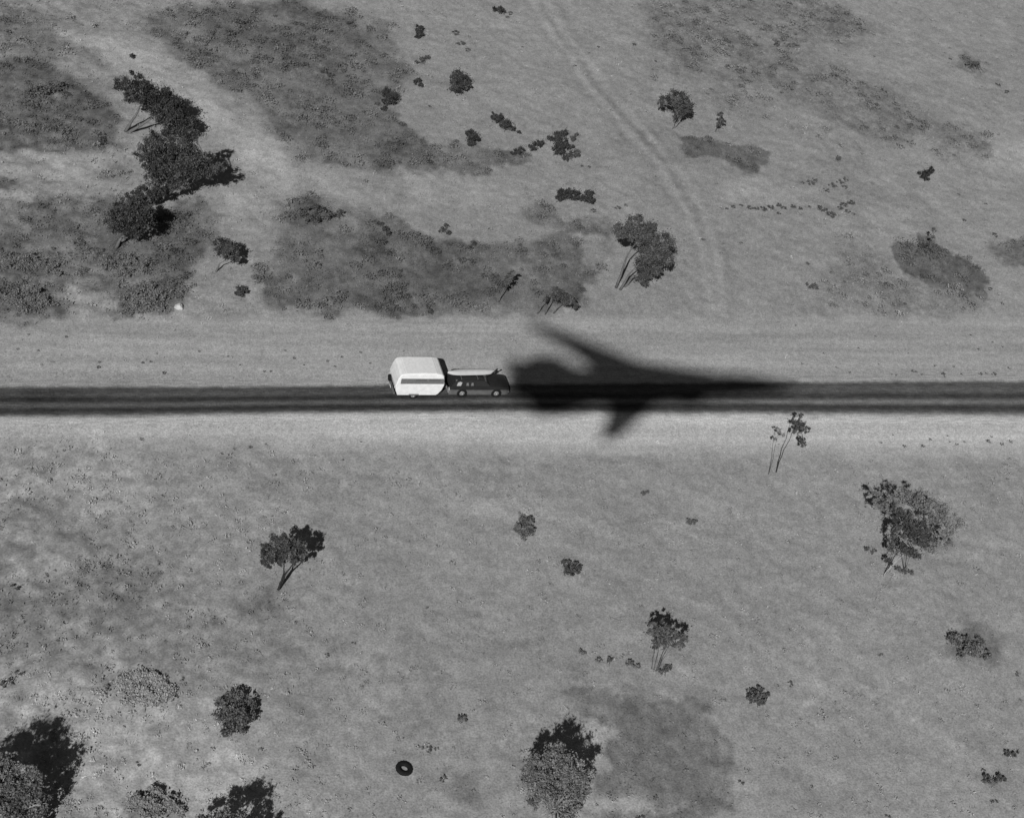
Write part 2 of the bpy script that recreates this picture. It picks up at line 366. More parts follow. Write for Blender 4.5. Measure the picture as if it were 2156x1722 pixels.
def plant(name, base_px, blobs, label, cat='tree', group=None, tone=.07, trunk=.09, stems=None, bark=.12,
          dens=1.0, leaf=.07, squash=.85, depth=.9, limb=True, var=.35, low=False, flaky=1.0):
    """blobs: (px,py,r_px[,depth offset m]); stems: list of base->... pixel polylines with thickness"""
    B = gp(*base_px); root = empty(name, (B.x, B.y, 0)); tag(root, label, cat, group)
    mp = mpp(B); o = np.array([B.x, B.y, 0.0])
    Vs, Fs, Ts, n0 = [], [], [], 0; ctr = []
    for bl in blobs:
        off = bl[3] if len(bl) > 3 else random.uniform(-.35, .35) * bl[2] * mp
        r = bl[2] * mp * (1.2 if tone < .12 else 1.05)
        if low: c = gp(bl[0], bl[1], low * r if low is not True else .6 * r)
        else:
            c = up_pt(B, bl[0], bl[1], off)
            if c.z < r * squash * .7: c = gp(bl[0], bl[1], r * squash * .7)
        ctr.append((c, r))
        nl = int(dens * 2300 * max(r, .25) ** 2.0 * (.085 / leaf) ** 2 * .8) + 25
        nc = max(5, int(20 * flaky * max(.5, r)))
        p, k = crown_pts(c, (r, r * depth, r * squash), nc, nl)
        p = p[p[:, 2] > .03]; k = k[:len(p)]
        tn_ = tone * (1 + var * RNG.normal(size=len(p)) * .5) * np.clip(1 + var * .6 * RNG.normal(size=nc)[k], .4, 2)
        v, f, tt = quads(p - o, leaf, np.clip(tn_, .012, .5), asp=.6, flat=.45 if squash < .7 else 0); Vs.append(v); Fs.append(f + n0); Ts.append(tt); n0 += len(v)
    # trunk and limbs
    TV, TF = [], []
    def add(P, Rr):
        V, Fc = tube([Vector(p) - Vector(o) for p in P], Rr)
        k0 = len(TV); TV.extend(V); TF.extend([tuple(i + k0 for i in q) for q in Fc])
    if stems:
        for st in stems:
            S = [up_pt(gp(*st[0]), *q) if i else gp(*st[0]) for i, q in enumerate(st)]
            S[0].z = -.05; P = []; Rr = []
            for i in range(len(S) - 1):
                for j in range(3):
                    q = S[i].lerp(S[i + 1], j / 3); P.append(q + Vector([random.uniform(-.04, .04) for _ in range(3)]) * (i + j > 0)); Rr.append(trunk * (1 - .75 * (i + j / 3) / (len(S) - 1)))
            P.append(S[-1]); Rr.append(trunk * .25); add(P, Rr)
        tips = [up_pt(gp(*st[0]), *st[-1]) for st in stems]
    else:
        c0 = sum((c for c, r in ctr), Vector()) / len(ctr)
        fork = B.lerp(c0, .45); P, Rr = crooked(B + Vector((0, 0, -.05)), fork, trunk, trunk * .75, 4); add(P, Rr); tips = [fork]
    if limb:
        for c, r in ctr:
            a = min(tips, key=lambda q: (q - c).length)
            P, Rr = crooked(a, c, trunk * .5, trunk * .15, 4); add(P, Rr)
            for _ in range(3):
                e = c + Vector([random.uniform(-1, 1), random.uniform(-1, 1), random.uniform(-.3, 1)]).normalized() * r * .8
                P, Rr = crooked(P[-1] if False else c.lerp(a, .3), e, trunk * .22, .008, 3); add(P, Rr)
    mesh('trunk', TV, TF, M['bark'], root, tone=[bark] * len(TV), smoothf=True)
    mesh('crown', np.concatenate(Vs), np.concatenate(Fs), M['leaf'], root, tone=np.concatenate(Ts))
    return root

# ------------------------------------------------------------------ the jet overhead (its shadow crosses the road)
def loft(rings, n=20, cap=True):
    """rings: (x, y, z, half width, half height, squareness)"""
    V, Fc = [], []
    for (x, y, z, a, b, q) in rings:
        for k in range(n):
            t_ = 2 * math.pi * k / n; c, s_ = math.cos(t_), math.sin(t_); e = 2 / q
            V.append((x, y + a * math.copysign(abs(c) ** e, c), z + b * math.copysign(abs(s_) ** e, s_)))
    for i in range(len(rings) - 1):
        for k in range(n):
            Fc.append((i * n + k, i * n + (k + 1) % n, (i + 1) * n + (k + 1) % n, (i + 1) * n + k))
    if cap: Fc.append(tuple(range(n))[::-1]); Fc.append(tuple((len(rings) - 1) * n + k for k in range(n)))
    return V, Fc
def slab(poly, thick, z_of=lambda x, y: 0.0, vertical=False):
    """plan outline given thickness, thinned at the rim"""
    n = len(poly); cx = sum(p[0] for p in poly) / n; cy = sum(p[1] for p in poly) / n; V = []
    for s_, k in ((-1, 1.0), (-1, .8), (1, .8), (1, 1.0)):
        for (x, y) in poly:
            u, v = cx + (x - cx) * k, cy + (y - cy) * k; h = s_ * thick * (.5 if k < 1 else .08)
            V.append((u, h, v) if vertical else (u, v, h + z_of(u, v)))
    Fc = [tuple(range(n, 2 * n))[::-1], tuple(range(2 * n, 3 * n))]
    for r0, r1 in ((1, 0), (0, 3), (3, 2)):
        for i in range(n):
            j = (i + 1) % n; Fc.append((r0 * n + i, r0 * n + j, r1 * n + j, r1 * n + i))
    return V, Fc
JET_ROLL, JET_YAW = R(9), R(1.0)
jet = empty('jet_aircraft', (0, 0, 0))
tag(jet, 'low flying swept wing jet whose dark shadow falls across the road ahead of the car', 'aircraft')
jet.rotation_euler = (-JET_ROLL, 0, JET_YAW)
jet.location = (8.6, -.15, HGT + 1.3)
mj = M['jet']
mesh('fuselage', *loft([(-3.2, 0, 0, .72, .70, 2.2), (-4.6, 0, .05, .86, .82, 2.2), (-6, 0, .05, .95, .88, 2.4), (-9, 0, .05, 1.1, .9, 2.8), (-10.5, 0, .05, 1.75, .9, 3), (-15, 0, .05, 1.95, .95, 3.2), (-19.5, 0, .05, 2.0, .95, 3.2), (-22.6, 0, .1, 1.9, .65, 3)]), mj, jet, smoothf=True)
mesh('nose_cone', *loft([(.0, 0, -.1, .06, .06, 2), (-.6, 0, -.08, .26, .26, 2), (-1.8, 0, -.05, .5, .5, 2), (-3.18, 0, 0, .7, .68, 2.1)]), M['dark'], jet, smoothf=True)
mesh('canopy', *loft([(-4.2, 0, .65, .15, .05, 2), (-5.4, 0, .72, .55, .3, 2), (-6.8, 0, .75, .6, .32, 2), (-8.4, 0, .75, .4, .15, 2)], 16), M['glass'], jet, smoothf=True)
for s_ in (-1, 1):
    mesh('wing', *slab([(x, s_ * y) for x, y in ((-11.3, 1.2), (-12.6, 2.6), (-18.3, 8.4), (-19.0, 9.0), (-20.4, 9.1), (-18.2, 5.0), (-17.0, 1.2))], .28, lambda x, y: .72), mj, jet)
    mesh('wing_glove', *slab([(x, s_ * y) for x, y in ((-6.9, .95), (-10.0, 1.9), (-13.2, 3.0), (-16.0, 2.7), (-16.0, .85))], .36, lambda x, y: .62), mj, jet)
    mesh('tailplane', *slab([(x, s_ * y) for x, y in ((-18.2, 1.5), (-18.9, 3.0), (-21.4, 4.15), (-23.4, 4.2), (-23.6, 3.0), (-23.2, 1.5))], .16, lambda x, y: .05), mj, jet)
    mesh('engine_nozzle', *loft([(-22.6, s_ * .82, .05, .62, .6, 2), (-23.4, s_ * .82, .05, .58, .56, 2), (-24.0, s_ * .82, .05, .48, .46, 2)], 16), M['steel'], jet, smoothf=True)
    mesh('air_intake', *loft([(-8.9, s_ * 1.35, -.2, .42, .5, 2.2), (-9.3, s_ * 1.4, -.2, .5, .6, 2.2), (-10.6, s_ * 1.4, -.2, .55, .7, 2.4)], 16), M['dark'], jet, smoothf=True)
mesh('tail_fin', *slab([(-17.2, .8), (-21.4, 2.9), (-23.4, 2.95), (-23.2, .6)], .2, vertical=True), mj, jet)

# ------------------------------------------------------------------ vehicles
def box(x0, x1, y0, y1, z0, z1, c=.02):
    """box with chamfered edges"""
    V, Fc = [], []
    for x, i in ((x0, 0), (x0 + c, 1), (x1 - c, 1), (x1, 0)):
        k = c if not i else 0
        ya, yb, za, zb = y0 + k, y1 - k, z0 + k, z1 - k
        V += [(x, ya + c, za), (x, yb - c, za), (x, yb, za + c), (x, yb, zb - c), (x, yb - c, zb), (x, ya + c, zb), (x, ya, zb - c), (x, ya, za + c)]
    for i in range(3):
        for k in range(8): Fc.append((i * 8 + k, i * 8 + (k + 1) % 8, i * 8 + 8 + (k + 1) % 8, i * 8 + 8 + k))
    Fc.append(tuple(range(8))[::-1]); Fc.append(tuple(range(24, 32)))
    return V, Fc
def join(*parts):
    V, Fc = [], []
    for v, f in parts:
        k = len(V); V += list(v); Fc += [tuple(i + k for i in q) for q in f]
    return V, Fc
def prism(prof, y0, y1, c=.05):
    """side outline (x,z) carried across y with rounded long edges"""
    n = len(prof); cx = sum(p[0] for p in prof) / n; cz = sum(p[1] for p in prof) / n
    def ins(d): 
        o = []
        for x, z in prof:
            L = math.hypot(x - cx, z - cz); o.append((x - (x - cx) / L * d, z - (z - cz) / L * d))
        return o
    V = []
    for y, d in ((y0, c), (y0 + c * .35, c * .35), (y0 + c, 0), (y1 - c, 0), (y1 - c * .35, c * .35), (y1, c)):
        V += [(x, y, z) for x, z in ins(d)]
    Fc = []
    for i in range(5):
        for k in range(n): Fc.append((i * n + k, (i + 1) * n + k, (i + 1) * n + (k + 1) % n, i * n + (k + 1) % n))
    Fc.append(tuple(range(n))); Fc.append(tuple(range(5 * n, 6 * n))[::-1])
    return V, Fc
def wheel(parent, x, y, r, wdt, side):
    t_ = mesh('wheel', *ringy(r, r * .6, wdt, x, y, r), M['rubber'], parent, smoothf=False)
    V, Fc = loft([(0, 0, 0, r * .62, r * .62, 2), (.03, 0, 0, r * .5, r * .5, 2), (.05, 0, 0, r * .2, r * .2, 2), (.02, 0, 0, .03, .03, 2)], 18)
    V = [(x + a[1], y + side * (wdt / 2 - .04 + a[0]), r + a[2]) for a in V]
    mesh('rim', V, Fc, M['chrome'], t_)
def ringy(ro, ri, wdt, x, y, z, n=24):
    prof = [(ri, -wdt / 2), (ro * .93, -wdt / 2), (ro, -wdt * .35), (ro, wdt * .35), (ro * .93, wdt / 2), (ri, wdt / 2)]
    V, Fc = [], []; q = len(prof)
    for k in range(n):
        a = 2 * math.pi * k / n
        V += [(x + p * math.cos(a), y + h, z + p * math.sin(a)) for p, h in prof]
    for k in range(n):
        for j in range(q):
            a, b = k * q, ((k + 1) % n) * q; Fc.append((a + j, b + j, b + (j + 1) % q, a + (j + 1) % q))
    return V, Fc
# station wagon, local x forward from the rear bumper, y=0 at the centre line
cp = gp(943, 836)
car = empty('station_wagon', (cp.x, cp.y + .87, .004))
tag(car, 'dark station wagon with grey lower sides towing the white caravan along the road', 'car')
hw = .87
def lower(sx, top, wsc, mat_, nm, zb):
    V, Fc = [], []
    for (x, zt, w) in sx:
        w *= wsc
        V += [(x, -w, zb), (x, -w - .0, (zb + top(x, zt)) / 2), (x, -w + .03, top(x, zt)), (x, w - .03, top(x, zt)), (x, w, (zb + top(x, zt)) / 2), (x, w, zb)]
    n = 6
    for i in range(len(sx) - 1):
        for k in range(n): Fc.append((i * n + k, (i + 1) * n + k, (i + 1) * n + (k + 1) % n, i * n + (k + 1) % n))
    Fc.append(tuple(range(n))); Fc.append(tuple((len(sx) - 1) * n + k for k in range(n))[::-1])
    return mesh(nm, V, Fc, mat_, car)
ST = [(.0, .84, .80), (.12, .90, .85), (1.0, .92, .87), (2.4, .92, .87), (3.25, .91, .87), (3.9, .88, .86), (4.4, .82, .84), (4.62, .74, .78)]
lower(ST, lambda x, z: .50, 1.0, M['gpaint'], 'lower_body', .22)  # lower sides in a lighter grey than the upper body
lower(ST, lambda x, z: .78 if z > .8 else z - .06, 1.004, M['gpaint'], 'side_panel', .502)
body = lower(ST, lambda x, z: z + .02, .998, M['bpaint'], 'body', .5)
V, Fc = [], []
for (x, z, w) in ((2.98, .93, .80), (3.25, .96, .82), (3.9, .93, .80), (4.45, .86, .76), (4.6, .78, .72)):
    V += [(x, -w, z - .03), (x, -w * .85, z + .02), (x, 0, z + .05), (x, w * .85, z + .02), (x, w, z - .03)]
for i in range(4):
    for k in range(4): Fc.append((i * 5 + k, (i + 1) * 5 + k, (i + 1) * 5 + k + 1, i * 5 + k + 1))
mesh('bonnet', V, Fc, M['bpaint'], car, smoothf=True)
# cabin: glass house, pillars and roof
def house(prof_b, prof_t, zb, zt, wb, wt):
    V = [(prof_b[0], -wb, zb), (prof_b[1], -wb, zb), (prof_b[1], wb, zb), (prof_b[0], wb, zb), (prof_t[0], -wt, zt), (prof_t[1], -wt, zt), (prof_t[1], wt, zt), (prof_t[0], wt, zt)]
    return V, [(0, 1, 5, 4), (1, 2, 6, 5), (2, 3, 7, 6), (3, 0, 4, 7), (4, 5, 6, 7), (3, 2, 1, 0)]
mesh('windows', *house((.12, 3.18), (.42, 2.62), .93, 1.38, .80, .66), M['glass'], car)
rf = mesh('roof', *prism([(.36, 1.37), (.46, 1.44), (1.4, 1.47), (2.4, 1.46), (2.68, 1.37)], -.68, .68, .06), M['bpaint'], car)
for xb, xt in ((.98, 1.05), (1.95, 1.93), (3.14, 2.6), (.2, .44)):
    for s_ in (-1, 1):
        V = [(xb - .04, s_ * .812, .92), (xb + .05, s_ * .812, .92), (xt + .05, s_ * .675, 1.39), (xt - .04, s_ * .675, 1.39),
             (xb - .04, s_ * .78, .92), (xb + .05, s_ * .78, .92), (xt + .05, s_ * .65, 1.39), (xt - .04, s_ * .65, 1.39)]
        mesh('pillar', V, [(0, 1, 2, 3), (4, 7, 6, 5), (0, 4, 5, 1), (1, 5, 6, 2), (2, 6, 7, 3), (3, 7, 4, 0)], M['bpaint'], car)
# pale panel painted as sky reflection in the rearmost window; grey marks further forward
V = [(.52, -.792, .99), (.84, -.792, .99), (.92, -.725, 1.25), (.78, -.71, 1.30), (.60, -.73, 1.24)]
V += [(x, y + .02, z) for x, y, z in V]
mesh('rear_window_reflection', V, [(0, 1, 2, 3, 4), (9, 8, 7, 6, 5)] + [(i, i + 5, (i + 1) % 5 + 5, (i + 1) % 5) for i in range(5)], M['cabin'], car)
for xa in (1.25, 1.62):
    V = [(xa, -.79, 1.0), (xa + .2, -.79, 1.0), (xa + .16, -.725, 1.22), (xa + .02, -.725, 1.22)]; V += [(x, y + .015, z) for x, y, z in V]
    mesh('window_mark', V, [(0, 1, 2, 3), (7, 6, 5, 4), (0, 4, 5, 1), (1, 5, 6, 2), (2, 6, 7, 3), (3, 7, 4, 0)], M['trim'], car)
mesh('bumper', *box(-.09, .03, -.84, .84, .36, .50, .03), M['chrome'], car)
mesh('bumper', *box(4.6, 4.72, -.80, .80, .34, .48, .03), M['steel'], car)
for s_ in (-1, 1):
    mesh('tail_light', *box(-.03, .02, min(s_ * .62, s_ * .82), max(s_ * .62, s_ * .82), .56, .78, .015), M['lamp'], car)
    mesh('headlight', *box(4.58, 4.66, min(s_ * .5, s_ * .7), max(s_ * .5, s_ * .7), .52, .68, .015), M['lamp'], car)
for x in (1.02, 3.68):
    for s_ in (-1, 1):
        V, Fc = ringy(.40, .33, .03, x, s_ * .872, .345, 24); mesh('wheel_arch', V, Fc, M['dark'], car)
        wheel(car, x, s_ * .80, .345, .2, s_)
for x in (.85, 2.1):
    rr = mesh('roof_rack', *box(x - .025, x + .025, -.64, .64, 1.50, 1.54, .01), M['steel'], car)
    for s_ in (-1, 1): mesh('rack_foot', *box(x - .03, x + .03, s_ * .6 - .02, s_ * .6 + .02, 1.42, 1.50, .008), M['steel'], rr)
# upturned canoe on the roof rack
can = empty('canoe', (cp.x - .12, cp.y + .85, 1.55))
tag(can, 'slim white canoe lying upside down on the roof of the dark station wagon', 'canoe')
V, Fc = [], []; NS = 22
for i in range(NS + 1):
    u = i / NS; x = 3.7 * u; w = .28 * (1 - abs(2 * u - 1) ** 5) + .012; h = .27 * (1 - .35 * (abs(2 * u - 1)) ** 3); lift = .02
    for k in range(9):
        a = math.pi * k / 8
        V.append((x, .16 * u + w * math.cos(a), lift + h * math.sin(a) ** .8))
for i in range(NS):
    for k in range(8): Fc.append((i * 9 + k, i * 9 + k + 1, (i + 1) * 9 + k + 1, (i + 1) * 9 + k))
mesh('hull', V, Fc, M['canoe'], can, smoothf=True)
V, Fc = tube([(2.75, -.45, .03), (3.3, -.2, .10), (3.74, .2, .16), (3.9, .3, .2)], [.03, .03, .045, .07]); mesh('paddle', V, Fc, M['dark'], can)
# caravan
vp = gp(834, 841)
van = empty('caravan', (vp.x - .25, vp.y + 1.06, .004))
tag(van, 'white touring caravan with a grey stripe along its side, towed behind the dark station wagon', 'caravan')
PR = [(.27, .38), (.10, .75), (.0, 1.2), (.12, 1.8), (.24, 2.14), (.36, 2.27), (.6, 2.33), (2.0, 2.36), (3.1, 2.33), (3.4, 2.27), (3.54, 2.13), (3.62, 1.8), (3.7, 1.3), (3.58, .85), (3.38, .52), (3.22, .38)]
mesh('body', *prism(PR, -1.06, 1.06, .07), M['white'], van)
mesh('roof_panel', *prism([(.62, 2.31), (.7, 2.352), (2.0, 2.382), (3.0, 2.355), (3.1, 2.31)], -.98, .98, .03), M['roofw'], van)
mesh('stripe', *box(.34, 3.60, -1.072, -1.058, 1.45, 1.93, .004), M['trim'], van)
for xa, xb in ((1.45, 2.25), (2.45, 3.3)):
    wf = mesh('window', *box(xa, xb, -1.082, -1.068, 1.70, 1.90, .004), M['cglass'], van)
    mesh('window_frame', *join(box(xa - .03, xb + .03, -1.086, -1.07, 1.90, 1.92, .004), box(xa - .03, xb + .03, -1.086, -1.07, 1.68, 1.70, .004)), M['trim'], wf)
mesh('chassis', *box(.4, 3.25, -.95, .95, .26, .379, .02), M['dark'], van)
mesh('rear_bumper', *box(-.02, .14, -.9, .9, .36, .46, .02), M['steel'], van)
for s_ in (-1, 1):
    wheel(van, 1.5, s_ * .93, .30, .18, s_)
    mesh('wheel_arch', *box(1.12, 1.88, min(s_ * 1.065, s_ * 1.075), max(s_ * 1.065, s_ * 1.075), .39, .52, .004), M['trim'], van)
    mesh('tail_light', *box(-.01, .05, s_ * .85 - .06, s_ * .85 + .06, .95, 1.05, .01), M['lamp'], van)
sw = mesh('spare_wheel', *[(lambda vf: ([(-.08 + (y), x, z) for x, y, z in vf[0]], vf[1]))(ringy(.26, .15, .14, .45, 0, .85))][0], M['rubber'], van)
mesh('number_plate', *box(-.16, -.14, -.5, -.15, .62, .74, .004), M['white'], van)
V, Fc = join(tube([(3.2, -.6, .34), (4.35, 0, .44)], [.04, .04]), tube([(3.2, .6, .34), (4.35, 0, .44)], [.04, .04]), tube([(4.3, 0, .44), (4.62, 0, .46)], [.05, .05]))
mesh('drawbar', V, Fc, M['steel'], van)
V, Fc = loft([(0, 0, 0, .13, .13, 2), (.06, 0, 0, .17, .17, 2), (.42, 0, 0, .17, .17, 2), (.5, 0, 0, .1, .1, 2)], 14)
mesh('gas_bottle', [(3.78 + y, z, .42 + x) for x, y, z in V], Fc, M['chrome'], van, smoothf=True)
mesh('jockey_wheel', *ringy(.11, .04, .06, 4.1, .12, .12, 14), M['rubber'], van)
# discarded tyre
tp = gp(850, 1620)
V, Fc = [], []
for i in range(36):
    a = 2 * math.pi * i / 36
    for k in range(12):
        b_ = 2 * math.pi * k / 12; tr = .028 if (i % 2 and math.cos(b_) > .3) else 0
        rr_ = .36 + (.155 + tr) * math.cos(b_); V.append((rr_ * math.cos(a), rr_ * math.sin(a), .12 + .12 * math.sin(b_)))
for i in range(36):
    for k in range(12):
        a, b_ = i * 12, ((i + 1) % 36) * 12; Fc.append((a + k, b_ + k, b_ + (k + 1) % 12, a + (k + 1) % 12))
ty = mesh('tyre', V, Fc, M['rubber']); ty.location = (tp.x, tp.y, -.01); ty.rotation_euler = (R(3), R(4), 0)
tag(ty, 'old black tyre lying flat on the pale grass', 'tyre')
# pale rock on the verge edge
rp = gp(377, 650)
V, Fc = loft([(-.35, 0, .1, .06, .05, 2), (-.25, .03, .16, .24, .2, 2.4), (0, 0, .2, .33, .27, 2.3), (.22, -.04, .15, .25, .2, 2.6), (.34, 0, .1, .08, .06, 2)], 10)
V = [(x + .04 * random.uniform(-1, 1), y + .04 * random.uniform(-1, 1), z + .03 * random.uniform(-1, 1)) for x, y, z in V]
rk = mesh('rock', V, Fc, M['rock']); rk.location = (rp.x, rp.y, -.04); tag(rk, 'pale rock beside the round pale tree at the edge of the north verge', 'rock')

